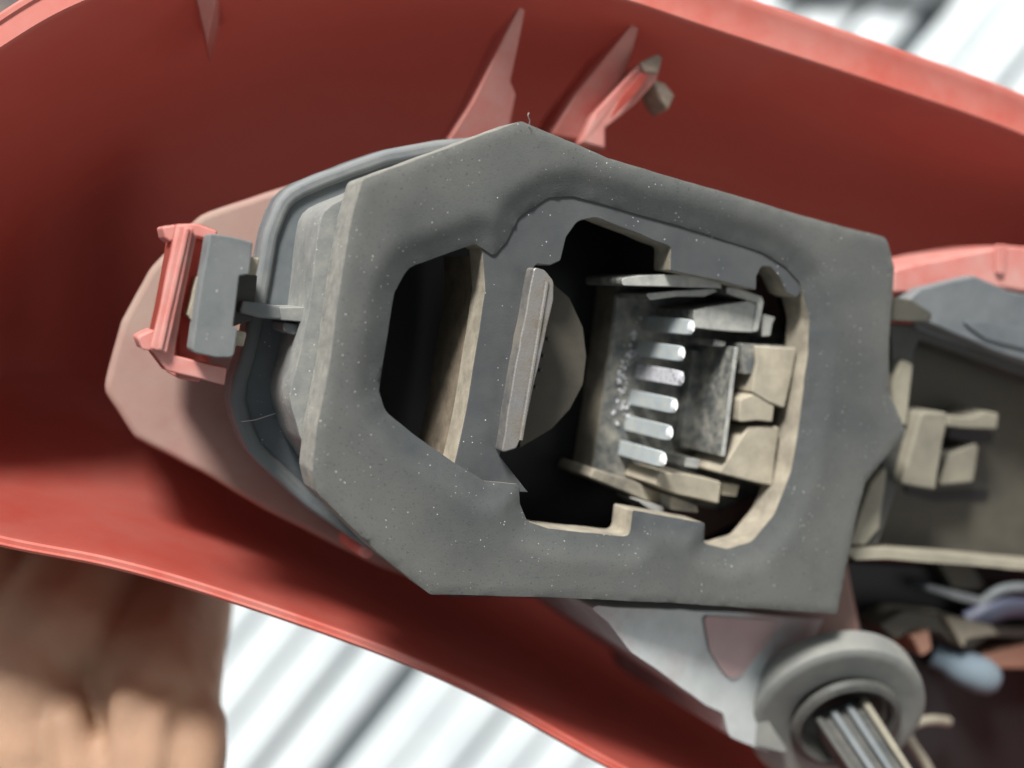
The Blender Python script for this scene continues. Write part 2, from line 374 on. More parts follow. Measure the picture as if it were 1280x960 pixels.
prism('pink_reflection', [(880, 770, 6), (978, 776, 10), (952, 812, 24), (916, 858, 22), (888, 815, 20)], lambda x, y: -29-0.30*max(0, x-760), -150, ['pale_pink'], housing, fr=G, bevel=3)  # soft pink reflection, painted as a thin raised piece on the panel

def wedge(name, pts, depth, mats, bevel=2.5, fr=R, parent=housing):
    """a thin upright fin: pts = (px, py, w) around its top edge, carried straight down by depth"""
    bm = bmesh.new(); tv = []; bv = []
    for x, y, w in pts:
        q = fr.p(x, y, w); tv.append(bm.verts.new(q*S)); bv.append(bm.verts.new((q-fr.n*depth)*S))
    bm.faces.new(tv); bm.faces.new(bv)
    for i in range(len(tv)): bm.faces.new((tv[i], tv[(i+1) % len(tv)], bv[(i+1) % len(tv)], bv[i]))
    for f in bm.faces: f.material_index = 0
    return from_bm(name, bm, mats, parent, bevel=bevel)
wedge('rib', [(649, 7, -170), (657, 12, -172), (638, 102, -215), (645, 118, -220), (636, 166, -240), (556, 182, -240), (590, 128, -215)], 190, ['red_clip'])
wedge('rib', [(794, 24, -170), (801, 28, -172), (782, 92, -215), (742, 178, -245), (690, 168, -245), (720, 118, -220)], 190, ['red_clip'])
wedge('rib', [(242, -12, -190), (273, -14, -190), (259, 56, -245)], 150, ['red_clip'])
hook = wedge('hooked_tab', [(745, 140, -185), (800, 78, -175), (822, 68, -172), (827, 73, -172), (821, 100, -178), (796, 128, -185), (772, 148, -190), (757, 160, -195), (757, 186, -205), (728, 178, -205)], 60, ['red_clip'])
wedge('hook_groove', [(776, 122, -170.5), (800, 92, -168.5), (811, 92, -168.5), (798, 114, -170.5), (764, 148, -176)], 6, ['red'], bevel=1.0, parent=hook)
wedge('hook_tip', [(800, 78, -168), (822, 67, -166), (828, 72, -166), (823, 92, -168), (806, 90, -168)], 8, ['chip'], bevel=1.5, parent=hook)
wedge('broken_chip', [(815, 98, -180), (832, 104, -182), (844, 119, -185), (835, 138, -190), (824, 124, -188)], 70, ['chip'], bevel=3)
lathe('peg', G.p(458, 688, -175), G.n, [(0, 10), (6, 9), (10, 5), (11, -3), (12, -90)], 'red_clip', housing, n=20)
# clip bracket on the left that the grey latch snaps over
br = prism('clip_bracket', [(220, 280, 3), (246, 279, 4), (272, 288, 3), (270, 302), (246, 296), (230, 372), (218, 444), (284, 460), (281, 482), (208, 464, 5), (188, 437)],
           -88, -128, ['red_clip', 'red'], housing, bevel=2.2)
prism('bracket_box', [(238, 288), (270, 294), (262, 470), (222, 462), (222, 400)], -120, -300, ['red'], br, bevel=3)
prism('bracket_face', [(224, 281, 2), (242, 285, 2), (209, 441, 2), (189, 436, 2)], -78, -87.5, ['red_clip'], br, bevel=2.5, amp=0.5)
prism('bracket_ridge', [(231, 284), (237, 285), (203, 438), (197, 437)], -75, -77.6, ['red_clip'], br, bevel=1.2, amp=0.4)
prism('bracket_ear', [(203, 283, 4), (221, 281, 3), (220, 297), (213, 303), (206, 297, 4)], -92, -140, ['red_clip'], br, bevel=3)
prism('bracket_ear', [(172, 421, 6), (194, 411, 3), (190, 439), (178, 437, 4)], -92, -140, ['red_clip'], br, bevel=3)
prism('bracket_web', [(246, 396, 3), (256, 396, 3), (251, 420, 3), (241, 420, 3)], -100, -200, ['red_clip'], br, bevel=2)
prism('bracket_foot', [(225, 461, 5), (254, 468, 4), (250, 478, 4), (220, 473, 5)], -150, -240, ['red_clip'], br, bevel=4)
# red tab at the right, behind the slate cover
rt = prism('red_tab', [(1117, 336, 5), (1200, 318), (1262, 307, 4), (1330, 312), (1330, 372), (1250, 360), (1165, 366), (1117, 366, 4)], -40, -160, ['red_clip'], housing, bevel=4, amp=0.8)
prism('tab_ridge', [(1246, 306, 2), (1260, 306, 2), (1256, 344, 3), (1246, 342, 3)], -34, -39.5, ['red_clip'], rt, bevel=2.5)

# ------------------------------------------------------------------ grey bulb carrier
carrier = thing('bulb_carrier', 'dusty grey plastic bulb carrier with charcoal rubber gasket inside red housing', 'bulb carrier')
gasket_px = [(454, 224, 10), (560, 185), (652, 151, 8), (700, 171), (760, 197), (850, 224), (944, 251), (1019, 274), (1110, 297, 12), (1119, 335), (1113, 430), (1113, 490), (1134, 540, 6), (1082, 604, 8), (1068, 665),
             (1047, 768, 4), (960, 762), (840, 754), (700, 748), (538, 743, 10), (472, 690), (398, 617, 8), (391, 590, 10), (397, 535), (405, 497), (414, 450), (421, 388), (432, 319), (441, 271)]
hole_px = [(599, 304, 5), (515, 334, 26), (497, 365, 24), (488, 425), (477, 490, 22), (486, 516, 18), (527, 549, 10), (572, 580, 3), (610, 603), (653, 607, 3), (655, 632), (664, 654, 10), (690, 663), (793, 674, 10), (797, 640, 3), (887, 656, 2),
           (886, 682, 6), (915, 689, 14), (945, 680, 20), (975, 645, 25), (995, 592), (1005, 540), (1017, 440), (1019, 400, 20), (1007, 353, 12), (990, 334, 12), (960, 315), (850, 280), (722, 244, 20), (690, 246, 18), (653, 271, 16), (638, 302), (622, 320, 6), (607, 309, 3)]
# in the free corner by the hole's left edge the plate meets the rubber directly
def soft_gasket():
    from mathutils.geometry import delaunay_2d_cdt
    loops2 = [[Vector(G.uv(G.p(x, y, 0))) for x, y in wobble(rounded(pl), 9, 0.55, 3.3)] for pl in (gasket_px, hole_px)]
    def inside(p, L_):
        c = False; j = len(L_)-1
        for i in range(len(L_)):
            if (L_[i].y > p.y) != (L_[j].y > p.y) and p.x < (L_[j].x-L_[i].x)*(p.y-L_[i].y)/(L_[j].y-L_[i].y)+L_[i].x: c = not c
            j = i
        return c
    dist = lambda p, L_: min((p-q).length_squared for q in L_)**0.5
    pts = loops2[0]+loops2[1]; n0, n1 = len(loops2[0]), len(loops2[1])
    eds = [(i, (i+1) % n0) for i in range(n0)] + [(n0+i, n0+(i+1) % n1) for i in range(n1)]
    xs = [p.x for p in loops2[0]]; ys = [p.y for p in loops2[0]]; st = 8.5
    y = min(ys); row = 0
    while y < max(ys):
        x = min(xs)+(st/2 if row % 2 else 0)
        while x < max(xs):
            p = Vector((x+random.uniform(-1, 1), y+random.uniform(-1, 1)))
            if inside(p, loops2[0]) and not inside(p, loops2[1]) and dist(p, pts) > 4.5: pts.append(p)
            x += st
        y += st*0.87; row += 1
    vv, ee, ff, ov, oe, of = delaunay_2d_cdt(pts, eds, [], 1, 1e-4)
    outer = {}; holes = {}
    bm = bmesh.new(); lay = bm.verts.layers.float.new('dust'); tv = []
    for i, p in enumerate(vv):
        do = dist(p, loops2[0]); di = dist(p, loops2[1])
        k = max(0.0, 1-di/40.0); sl = k*k*(3-2*k)
        e = max(0.0, 1-do/9.0)
        w = -11.0*sl - 2.4*e*e - 1.6*max(0.0, 1-di/6.0)**2 + 1.2*noise.noise(Vector((p.x*0.012, p.y*0.012, 4)))
        v = bm.verts.new(G.xyz(p.x, p.y, w)*S)
        d1 = max(0.0, 1-do/95.0); left = max(0.0, min(1.0, (-p.x-120)/260.0)); low = max(0.0, min(1.0, (-p.y-60)/200.0))
        v[lay] = max(0.0, min(1.35, 0.10+0.62*d1**0.8+0.30*left*(1-sl)+0.30*low+0.40*max(0.0, 1-do/7.0)-0.35*sl))
        tv.append(v)
    for f in ff:
        c = (vv[f[0]]+vv[f[1]]+vv[f[2]])/3
        if inside(c, loops2[0]) and not inside(c, loops2[1]): bm.faces.new([tv[i] for i in f])
    for f in bm.faces: f.material_index = 0
    rim_e = [e for e in bm.edges if len(e.link_faces) == 1]
    low_v = {}
    for e in rim_e:
        for v in e.verts:
            if v not in low_v:
                q = v.co/S; h = G.n.dot(q-G.o); nv_ = bm.verts.new((q-G.n*(h+64))*S); nv_[lay] = 1.0; low_v[v] = nv_
    for e in rim_e:
        a_, b_ = e.verts
        c = Vector(G.uv((a_.co+b_.co)/2/S))
        f = bm.faces.new((a_, b_, low_v[b_], low_v[a_])); f.material_index = 1 if dist(c, loops2[0]) < dist(c, loops2[1]) else 2
    return from_bm('gasket', bm, ['rubber', 'rubber_side', 'wall_dust'], carrier)
gasket = soft_gasket()
plate_px = [(566, 590, 4), (583, 513), (596, 430), (607, 363), (604, 318), (602, 306, 2), (618, 306), (630, 295), (645, 262, 16), (688, 238, 18), (722, 236, 20), (853, 272), (963, 306), (998, 327, 10), (1014, 352, 8), (995, 372, 3),
            (984, 366), (975, 346, 8), (964, 333, 6), (953, 332, 6), (946, 345), (945, 363, 2), (880, 347), (838, 338, 2), (839, 309, 8), (745, 272, 14), (722, 277, 12), (708, 296, 8), (701, 326, 4), (688, 332, 4), (671, 330, 5), (663, 340, 5),
            (645, 455), (625, 570, 3), (640, 590, 5), (652, 604, 2), (660, 616), (610, 612)]
inner = prism('inner_plate', plate_px, -15, -58, ['plate', 'wall_dust'], carrier, bevel=4.0, amp=0.8, seg=3)
# dust caked along the wall of the left window and below it
prism('window_wall', [(568, 588), (585, 513), (598, 430), (609, 363), (606, 320), (622, 330), (612, 430), (596, 540), (584, 594)], -17, -160, ['ledge'], carrier, bevel=0, amp=0.5)
# body under the gasket: boss, flange and lip
boss_px = [(450, 240, 30), (402, 260, 60), (394, 320, 60), (386, 388, 60), (377, 435, 60), (360, 495, 60), (378, 552, 60), (410, 600, 40), (480, 690), (545, 738), (700, 742), (1030, 755), (1060, 660), (1100, 500), (1095, 320), (1000, 285), (760, 205), (652, 168)]
hole2 = [(610, 300), (515, 320), (492, 360), (470, 490), (475, 520), (525, 560), (640, 690), (900, 715), (985, 660), (1028, 540), (1032, 400), (1010, 330), (850, 262), (700, 228), (640, 260)]
boss = prism('boss', boss_px, -65, -245, ['boss', 'boss', 'black'], carrier, holes=[hole2], bevel=6, amp=0.8, bottom=False, seg=3)
prism('cavity_floor', [(430, 240), (400, 600), (560, 745), (1030, 750), (1090, 320), (660, 180)], -203, -214, ['black'], carrier, bevel=0)  # black floor and hole sides put the cavity's dark into the colour
fl_px = [(640, 168), (545, 175, 60), (480, 187, 60), (403, 215, 90), (350, 238, 60), (330, 292, 80), (320, 350, 60), (306, 425, 60), (284, 500, 80), (310, 566, 70), (382, 634, 80), (470, 694), (560, 735), (1000, 745), (1060, 600), (1080, 330), (800, 225)]
flange = prism('flange', fl_px, -172, -215, ['grey', 'grey', 'black'], carrier, holes=[[(600, 270), (500, 300), (470, 400), (450, 520), (520, 620), (640, 690), (900, 715), (985, 660), (1028, 540), (1032, 400), (1000, 330), (850, 262), (700, 228)]], bevel=8, amp=0.8, seg=3)
def inset(poly, d):
    pts = [Vector(p) for p in rounded(poly)]; n = len(pts); out = []
    ar = sum(pts[i].x*pts[(i+1) % n].y-pts[(i+1) % n].x*pts[i].y for i in range(n))
    for i in range(n):
        t = (pts[(i+1) % n]-pts[i-1]).normalized(); q = Vector((t.y, -t.x))*(1 if ar > 0 else -1)
        out.append(tuple(pts[i]-q*d))
    return out
prism('flange_lip', rounded(fl_px), -164, -190, ['lip', 'lip', 'lip'], flange, holes=[inset(fl_px, 20)], bevel=7, amp=0.6, seg=4)
# latch on the left
latch = prism('latch', [(263, 292, 3), (290, 296), (316, 303, 3), (312, 343, 3), (299, 345, 2), (291, 407, 2), (297, 412, 3), (292, 447, 9), (270, 447), (240, 441, 7), (250, 365)], -52, -92, ['latch', 'lip'], carrier, bevel=2.2, amp=0.6)
prism('latch_tooth', [(300, 318, 3), (324, 323, 3), (321, 345, 3), (298, 341, 3)], -80, -150, ['wall_dust'], latch, bevel=2.5, amp=1.2)
prism('latch_tooth', [(288, 412, 3), (309, 415, 3), (305, 433, 3), (284, 430, 3)], -80, -150, ['wall_dust'], latch, bevel=2.5, amp=1.2)
prism('latch_strip', [(247, 344, 2), (258, 347, 2), (248, 384, 2), (240, 402, 3), (234, 394, 2)], -84, -130, ['wall_dust', 'wall_dust'], latch, bevel=2, amp=1.4)
prism('latch_neck', [(296, 340, 3), (322, 344, 3), (316, 400, 3), (286, 410, 3)], -110, -200, ['dark'], latch, bevel=3)
arm = prism('latch_arm', [(303, 376, 3), (330, 379), (352, 384), (352, 400), (326, 398), (299, 391, 4)], -98, -165, ['lip', 'grey'], latch, bevel=4, amp=0.5, seg=3)
prism('arm_root', [(350, 384, 2), (398, 384, 3), (396, 405, 3), (352, 401, 3)], -90, -165, ['boss'], arm, bevel=4, amp=1.0)
prism('arm_gusset', [(354, 402, 4), (376, 406, 4), (370, 420, 5), (356, 414, 4)], -100, -165, ['lip'], arm, bevel=4, amp=0.6)

# sprung contact blade in the opening
blade = prism('contact_blade', [(667, 334, 6), (681, 337, 6), (693, 352, 10), (692, 375), (655, 540), (646, 561, 6), (627, 566, 4), (637, 500)], 6, -30, ['contact'], carrier, bevel=5, amp=0.9, seg=3)
bpts = [G.p(684+(-33)*t, 352+198*t, 7.0) for t in [i/16 for i in range(17)]]
tube('blade_fold', bpts, 2.6, 'contact', blade, n=8)
cplate = prism('contact_plate', [(680, 345), (712, 372), (729, 410, 20), (733, 445, 20), (729, 480, 20), (712, 512, 20), (690, 535), (650, 560), (650, 480)], -66, -78, ['brown'], carrier, bevel=1.2, amp=0.7)
for i in range(4):
    t = i/5+0.2+random.uniform(-0.05, 0.05)
    lathe('burr', G.p(692-26*t+random.uniform(-1, 1), 400+100*t, -63), G.n, [(0, 2.5), (1.8, 1.5), (2.4, -3)], 'dark', blade, n=8)

# ---------------- the electrical connector with six pins
conn = prism('connector', [(772, 352, 10), (800, 348), (880, 352), (958, 392), (1000, 430), (990, 560), (955, 612), (900, 640), (832, 622), (740, 590, 8), (756, 480)], -140, -202, ['conn', 'conn_tan'], carrier, bevel=3, amp=0.7)
wf = -140
# upper wall, outer and inner leaves
uw = prism('upper_wall', [(776, 347, 6), (800, 344), (846, 343), (866, 344, 3), (900, 353), (903, 361, 2), (862, 359), (800, 358), (778, 357, 4)], -36, -139, ['conn_edge', 'conn'], conn, bevel=2, amp=0.6)
prism('wall_leaf', [(806, 367, 4), (845, 364), (892, 361), (898, 364, 2), (880, 371), (845, 371), (812, 375, 3)], -52, -139, ['conn_edge', 'conn'], conn, bevel=1.8, amp=0.6)
prism('wall_leaf', [(908, 358, 2), (922, 360), (952, 370, 3), (955, 377, 2), (948, 414, 3), (940, 416, 2), (946, 379), (908, 367, 2)], -40, -139, ['conn_edge', 'conn'], conn, bevel=1.8, amp=0.5)
prism('upper_block', [(935, 376, 3), (948, 380, 2), (943, 416, 3), (912, 415), (868, 410), (866, 388, 2), (884, 384)], -42, -139, ['conn_edge', 'conn'], conn, bevel=2, amp=0.5)
prism('guide_post', [(952, 392, 2), (970, 397, 2), (966, 404), (963, 420, 2), (952, 421, 2)], -52, -139, ['conn_edge', 'conn'], conn, bevel=1.8, amp=0.5)
# right wall: broad inner face, paler upper edge
rw = prism('right_wall', [(918, 433, 2), (923, 434, 2), (907, 571, 2), (901, 571, 2)], -38, -139, ['conn_edge', 'conn'], conn, bevel=1.2, amp=0.8)
prism('wall_key', [(893, 424, 2), (908, 427, 2), (906, 434), (892, 433)], -52, -139, ['conn'], conn, bevel=1.5)
prism('wall_key', [(858, 572, 2), (876, 574, 2), (873, 586, 2), (856, 584, 2)], -60, -139, ['conn_edge', 'conn'], conn, bevel=1.5)
# tan blocks to the right of the wall
prism('guide_block', [(945, 432, 2), (996, 436, 3), (990, 470), (981, 510, 2), (960, 503), (940, 490, 4), (946, 452)], -34, -120, ['conn_block', 'conn_block'], conn, bevel=2, amp=0.9)
prism('guide_corner', [(926, 429, 2), (996, 434, 3), (995, 442), (955, 442), (952, 468), (930, 468)], -40, -121, ['conn', 'conn'], conn, bevel=2, amp=0.6)
prism('guide_block', [(926, 498, 5), (945, 492, 6), (968, 508, 4), (966, 528, 2), (946, 526), (924, 528, 4)], -36, -121, ['conn_block', 'conn_block'], conn, bevel=2.5, amp=1.1)
prism('guide_block', [(936, 534, 3), (974, 533, 3), (965, 608, 3), (898, 592, 3), (918, 562)], -42, -122, ['conn_block', 'conn_block'], conn, bevel=2, amp=0.9)
prism('outer_rail', [(997, 432, 2), (1006, 434, 2), (988, 545), (975, 614, 4), (966, 612, 2), (978, 540)], -48, -139, ['conn', 'conn_tan'], conn, bevel=2)
# lower walls
prism('lower_block', [(824, 590, 3), (860, 592), (902, 602, 3), (899, 630, 3), (880, 626), (846, 618), (818, 606)], -54, -139, ['conn_block', 'conn_block'], conn, bevel=2, amp=0.7)
prism('lower_block', [(902, 603, 2), (924, 606, 2), (921, 621, 2), (902, 619, 2)], -62, -139, ['conn_block'], conn, bevel=2, amp=0.7)
prism('lower_wall', [(742, 585, 4), (790, 600), (812, 610), (838, 619), (832, 632, 3), (810, 628), (768, 610), (736, 597, 4)], -98, -200, ['conn_tan', 'conn_tan'], conn, bevel=2.5, amp=0.9)
prism('lower_rail', [(838, 620, 2), (872, 632, 2), (874, 641, 2), (838, 637, 2)], -70, -139, ['conn_tan', 'conn_edge'], conn, bevel=1.8, amp=0.7)
prism('lower_rail', [(795, 624, 2), (830, 634, 4), (828, 642, 4), (812, 637)], -74, -139, ['conn_edge'], conn, bevel=1.8, amp=0.7)
# raised slots that carry the pins on the right
prism('pin_ridge', [(868, 436, 4), (906, 438, 4), (892, 566, 4), (850, 560, 4)], -118, -139, ['conn'], conn, bevel=3, amp=0.8)
# six blade pins standing on the connector floor
tips = [(862, 409), (850, 442), (849, 473), (841, 507), (835, 541), (827, 574)]
def pin(i, tip):
    bm = bmesh.new()
    c = G.p(tip[0], tip[1], -30)
    long_ = (G.p(tip[0]-2.8, tip[1]+19, -30)-G.p(tip[0], tip[1], -30)).normalized(); side = long_.cross(G.n).normalized()
    a = 10.4; b = 4.0; secs = [(-150, 1, 1), (-50, 1, 1), (-36, 1, 1), (-26, 0.90, 0.7), (-23, 0.80, 0.45)]
    rows = []
    for w, ka, kb in secs:
        cc = c + G.n*(w+30)
        jit = (noise.noise(Vector((w, i*7.1, 0)))*1.2 if i == 2 else 0)
        rows.append([bm.verts.new((cc+long_*(a*ka*sx+jit)+side*(b*kb*sy))*S) for sx, sy in ((-1, -1), (1, -1), (1, 1), (-1, 1))])
    for A, B in zip(rows, rows[1:]):
        for k in range(4): bm.faces.new((A[k], A[(k+1) % 4], B[(k+1) % 4], B[k]))
    bm.faces.new(rows[-1]); bm.faces.new(rows[0])
    o = from_bm('pin', bm, 'corroded' if i == 2 else 'pin', conn, bevel=1.0)
    if i == 2: o['label'] = 'pin with flaky grey corrosion'
    bm = bmesh.new(); rows = []
    for w, ka, kb in ((-28, 0.98, 1.0), (-23, 0.85, 0.75), (-20, 0.6, 0.4)):
        cc = c + G.n*(w+30)
        rows.append([bm.verts.new((cc+long_*(a*ka*math.cos(t)*0.9)+side*(b*kb*math.sin(t)*1.25))*S) for t in [k*math.pi/5 for k in range(10)]])
    for A, B in zip(rows, rows[1:]):
        for k in range(10): bm.faces.new((A[k], A[(k+1) % 10], B[(k+1) % 10], B[k]))
    bm.faces.new(rows[-1])
    from_bm('tip', bm, 'corroded' if i == 2 else 'pin_tip', o)
for i, t in enumerate(tips): pin(i, t)
# crust of corrosion flakes on the connector floor
flakes = bmesh.new()
path = [(797, 408), (792, 430), (788, 448), (782, 465), (778, 480), (780, 495), (784, 505), (777, 512), (780, 470), (786, 440), (790, 420), (776, 500)]
for i in range(70):
    x, y = random.choice(path); x += random.gauss(0, 4); y += random.gauss(0, 7)
    c = G.p(x, y, wf+random.uniform(-1, 3)); r = random.uniform(1.2, 4.2)
    mt = Matrix.Translation(c*S) @ Matrix.Rotation(random.random()*6, 4, 'Z') @ Matrix.Rotation(random.random()*2, 4, 'X') @ Matrix.Diagonal((r*S, r*S*random.uniform(0.4, 1), r*S*0.6, 1))
    bmesh.ops.create_icosphere(flakes, subdivisions=1, radius=1.0, matrix=mt)
fo = from_bm('corrosion_crust', flakes, 'crust', conn, smooth=False); fo['kind'] = 'stuff'

# ------------------------------------------------------------------ latch block at the right of the carrier
block = thing('latch_block', 'dusty black plastic block with sandy latch clip beside the rubber gasket', 'plastic block')
body = prism('block_body', [(1138, 412, 3), (1330, 478), (1330, 712), (1060, 692), (1085, 640), (1112, 560), (1122, 470)], -128, -260, ['olive', 'dark'], block, bevel=3, amp=0.8)
prism('block_wall', [(1112, 404, 3), (1150, 406), (1330, 470), (1330, 488), (1150, 424), (1142, 440), (1128, 590), (1098, 680), (1072, 686), (1100, 600), (1118, 500)], -62, -127, ['dark', 'dark'], block, bevel=3, amp=0.6)
prism('upper_rail', [(1140, 404, 3), (1158, 405), (1330, 466), (1330, 474), (1150, 413, 2)], -57, -61.5, ['lip'], block, bevel=2.5, amp=0.6)
prism('side_post', [(1128, 448, 6), (1142, 455, 5), (1134, 532, 3), (1119, 530, 3), (1116, 480)], -54, -127, ['sand'], block, bevel=4, amp=0.8)
prism('side_post', [(1088, 604, 4), (1110, 578, 5), (1100, 660, 5), (1082, 682, 3), (1062, 682, 3)], -54, -127, ['sand'], block, bevel=4, amp=0.8)
prism('lower_rail', [(1050, 684, 4), (1110, 686), (1330, 706), (1330, 717), (1110, 699), (1070, 700, 3)], -50, -90, ['sand'], block, bevel=4, amp=0.6)
clip = prism('latch_clip', [(1152, 515, 8), (1186, 515, 6), (1176, 570), (1170, 613, 4), (1128, 606, 5), (1140, 560)], -40, -127, ['clip'], block, bevel=5, amp=0.7, seg=3)
prism('clip_arm', [(1186, 520, 2), (1215, 522), (1234, 514, 5), (1249, 517, 4), (1246, 537, 4), (1200, 535), (1184, 533)], -62, -127, ['clip'], clip, bevel=3, amp=0.7)
prism('clip_pad', [(1188, 566, 4), (1220, 553, 5), (1224, 560), (1217, 604, 5), (1172, 607, 4)], -76, -127, ['clip', 'olive'], clip, bevel=4, amp=0.7)
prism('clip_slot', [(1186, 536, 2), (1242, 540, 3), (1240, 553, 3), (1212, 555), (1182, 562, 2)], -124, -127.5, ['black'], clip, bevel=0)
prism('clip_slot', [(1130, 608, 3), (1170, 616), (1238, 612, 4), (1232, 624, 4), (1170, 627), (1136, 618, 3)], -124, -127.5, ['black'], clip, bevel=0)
cover = thing('slate_cover', 'slate grey angular plastic cover below the red tab', 'plastic cover')
cv = prism('cover_plate', [(1130, 378, 5), (1152, 360), (1190, 351), (1218, 344, 4), (1262, 364), (1330, 378), (1330, 470), (1240, 438), (1160, 404), (1118, 400, 5)], -20, -56, ['slate', 'lip'], cover, bevel=5, amp=0.9)
prism('cover_edge', [(1116, 371, 3), (1140, 375, 8), (1168, 392, 8), (1158, 403, 5), (1113, 402, 3)], -17, -55, ['olive'], cv, bevel=4, amp=0.8)
prism('cover_ridge', [(1200, 400, 4), (1330, 416), (1330, 448, 4), (1232, 424, 5)], -16, -19.5, ['grey'], cv, bevel=5, amp=0.9)

# ------------------------------------------------------------------ wiring below the block
tray = thing('wiring_tray', 'wiring tray, black for the dark gap under the latch block with dusty tan ledge', 'wiring tray')
prism('tray_dark', [(1030, 700), (1330, 715), (1330, 1000), (1120, 1000), (1120, 800), (1030, 780)], -200, -240, ['black'], tray, bevel=3)  # black sheet put in for the dark gap below the block
prism('tray_ledge', [(1100, 782, 4), (1130, 764, 6), (1190, 770), (1230, 782), (1330, 788), (1330, 800), (1235, 796), (1214, 812, 5), (1192, 806, 4), (1176, 790), (1140, 788), (1120, 800, 4)], -140, -199, ['olive'], tray, bevel=5, amp=1.2)
prism('tray_ledge', [(1180, 768, 4), (1240, 782), (1250, 792), (1208, 800, 5), (1204, 812, 3), (1196, 796)], -128, -139, ['sand'], tray, bevel=4, amp=1.0)
prism('copper_strip', [(1140, 796, 4), (1162, 786, 4), (1166, 812, 4), (1152, 822, 4)], -130, -199, ['copper'], tray, bevel=3)
prism('copper_strip', [(1228, 820, 4), (1280, 806), (1330, 790), (1330, 835), (1284, 836, 4), (1240, 836, 4)], -145, -199, ['copper'], tray, bevel=3)
prism('tray_rib', [(1160, 730, 4), (1200, 740), (1262, 756), (1258, 766), (1200, 752), (1158, 738, 4)], -160, -199, ['slate'], tray, bevel=3)
prism('tray_rib', [(1172, 702, 4), (1214, 706, 4), (1236, 738, 4), (1192, 736, 4)], -170, -199, ['olive'], tray, bevel=4)
wp = [G.p(x, y, w) for x, y, w in ((1210, 778, -175), (1230, 766, -165), (1250, 758, -160), (1275, 756, -158), (1310, 762, -158), (1340, 772, -158))]
w1 = tube('wire', [Vector(p) for p in catmull(wp, 30, False)], 22, 'violet', n=14); tag(w1, 'thick violet grey wire bending over the tan ledge', 'wire')
wp = [G.p(x, y, w) for x, y, w in ((1225, 756, -165), (1250, 738, -150), (1285, 735, -140), (1330, 742, -140))]
w2 = tube('wire', [Vector(p) for p in catmull(wp, 30, False)], 9, 'slate', n=12); tag(w2, 'thin slate wire running above the violet wire', 'wire')
bl = lathe('bulb', G.p(1212, 838, -150), (0.85, -0.35, 0.25), [(0, 52), (14, 49), (25, 38), (30, 20), (30, -6), (26, -26), (20, -40), (20, -62), (0, -62)], 'blue', n=28)
tag(bl, 'pale blue glass bulb lying below the copper strips', 'bulb')
hk = [G.p(x, y, w) for x, y, w in ((1185, 902, -150), (1165, 900, -135), (1145, 904, -125), (1134, 914, -118), (1140, 930, -112), (1154, 950, -106), (1166, 972, -100))]
h1 = tube('wire_hook', [Vector(p) for p in catmull(hk, 36, False)], 8, 'sand', n=10); tag(h1, 'bent sandy metal wire hook beside ribbed bulb socket', 'wire hook')

# ------------------------------------------------------------------ twist-in bulb socket, bottom right
sock = thing('bulb_socket', 'round grey twist-in bulb socket with ribbed grip below the gasket', 'bulb socket')
ax = Vector((0.12, -0.50, 0.86)).normalized()
cen = R.p(1044, 890, -165)
socket_disc = lathe('socket_disc', cen, ax, [(66, -20), (70, 8), (84, 11), (116, 14), (126, 15), (132, 12), (134, 4), (134, -26), (0, -26)], 'socket', sock, n=72)
neck = lathe('socket_neck', cen+Vector((12, -8, 0)), ax, [(84, 10), (80, 19), (73, 22), (67, 18), (62, -20), (0, -22)], 'dark', sock, n=56)  # dark colour paints the shade of the recess round the grip
prism('socket_ear', [(905, 893, 5), (920, 876, 6), (960, 900), (990, 945, 6), (924, 928, 12)], -160, -215, ['socket'], sock, fr=R, bevel=6, amp=0.6)
g0 = cen + Vector((6, 2, 0)) + ax*16; gax = Vector((0.26, -0.50, 0.83)).normalized()
ga = Vector((0.90, 0.30, 0)); ga = (ga-gax*ga.dot(gax)).normalized(); gb = gax.cross(ga)
def slab(name, du, dv_, hu, hv, h0, h1, m, parent, taper=0.9):
    bm = bmesh.new(); rows = []
    for h, k in ((h0, 1.0), (h1, taper)):
        rows.append([bm.verts.new((g0+gax*h+ga*(du*k+sx*hu*k)+gb*(dv_*k+sy*hv*k))*S) for sx, sy in ((-1, -1), (1, -1), (1, 1), (-1, 1))])
    for k in range(4): bm.faces.new((rows[0][k], rows[0][(k+1) % 4], rows[1][(k+1) % 4], rows[1][k]))
    bm.faces.new(rows[0]); bm.faces.new(rows[1])
    return from_bm(name, bm, m, parent, bevel=3)
grip = slab('socket_grip', 0, 0, 38, 13, -18, 150, 'dark', sock)
for du in (-36, -12, 12, 36):
    slab('grip_rib', du, 0, 5.5, 24, -4, 148, 'clip' if du > 20 else ('slate' if du > -20 else 'dark'), grip)  # ribs step from dark to pale, painting the grip's highlights

# ------------------------------------------------------------------ stray fibres
def fibre(pts, rad, label):
    o = tube('fibre', catmull(pts, 24, False), rad, 'hair', n=6); tag(o, label, 'fibre', 'stray fibres on the carrier'); return o
fibre([G.p(300, 527, -165), G.p(318, 525, -160), G.p(334, 520, -163), G.p(344, 517, -168)], 0.55, 'pale fibre lying across the grey flange below the latch')
fibre([G.p(661, 158, 0), G.p(662, 151, 6), G.p(660, 145, 10), G.p(661, 141, 12)], 0.6, 'tiny fibre standing at the gasket peak between two red ribs')

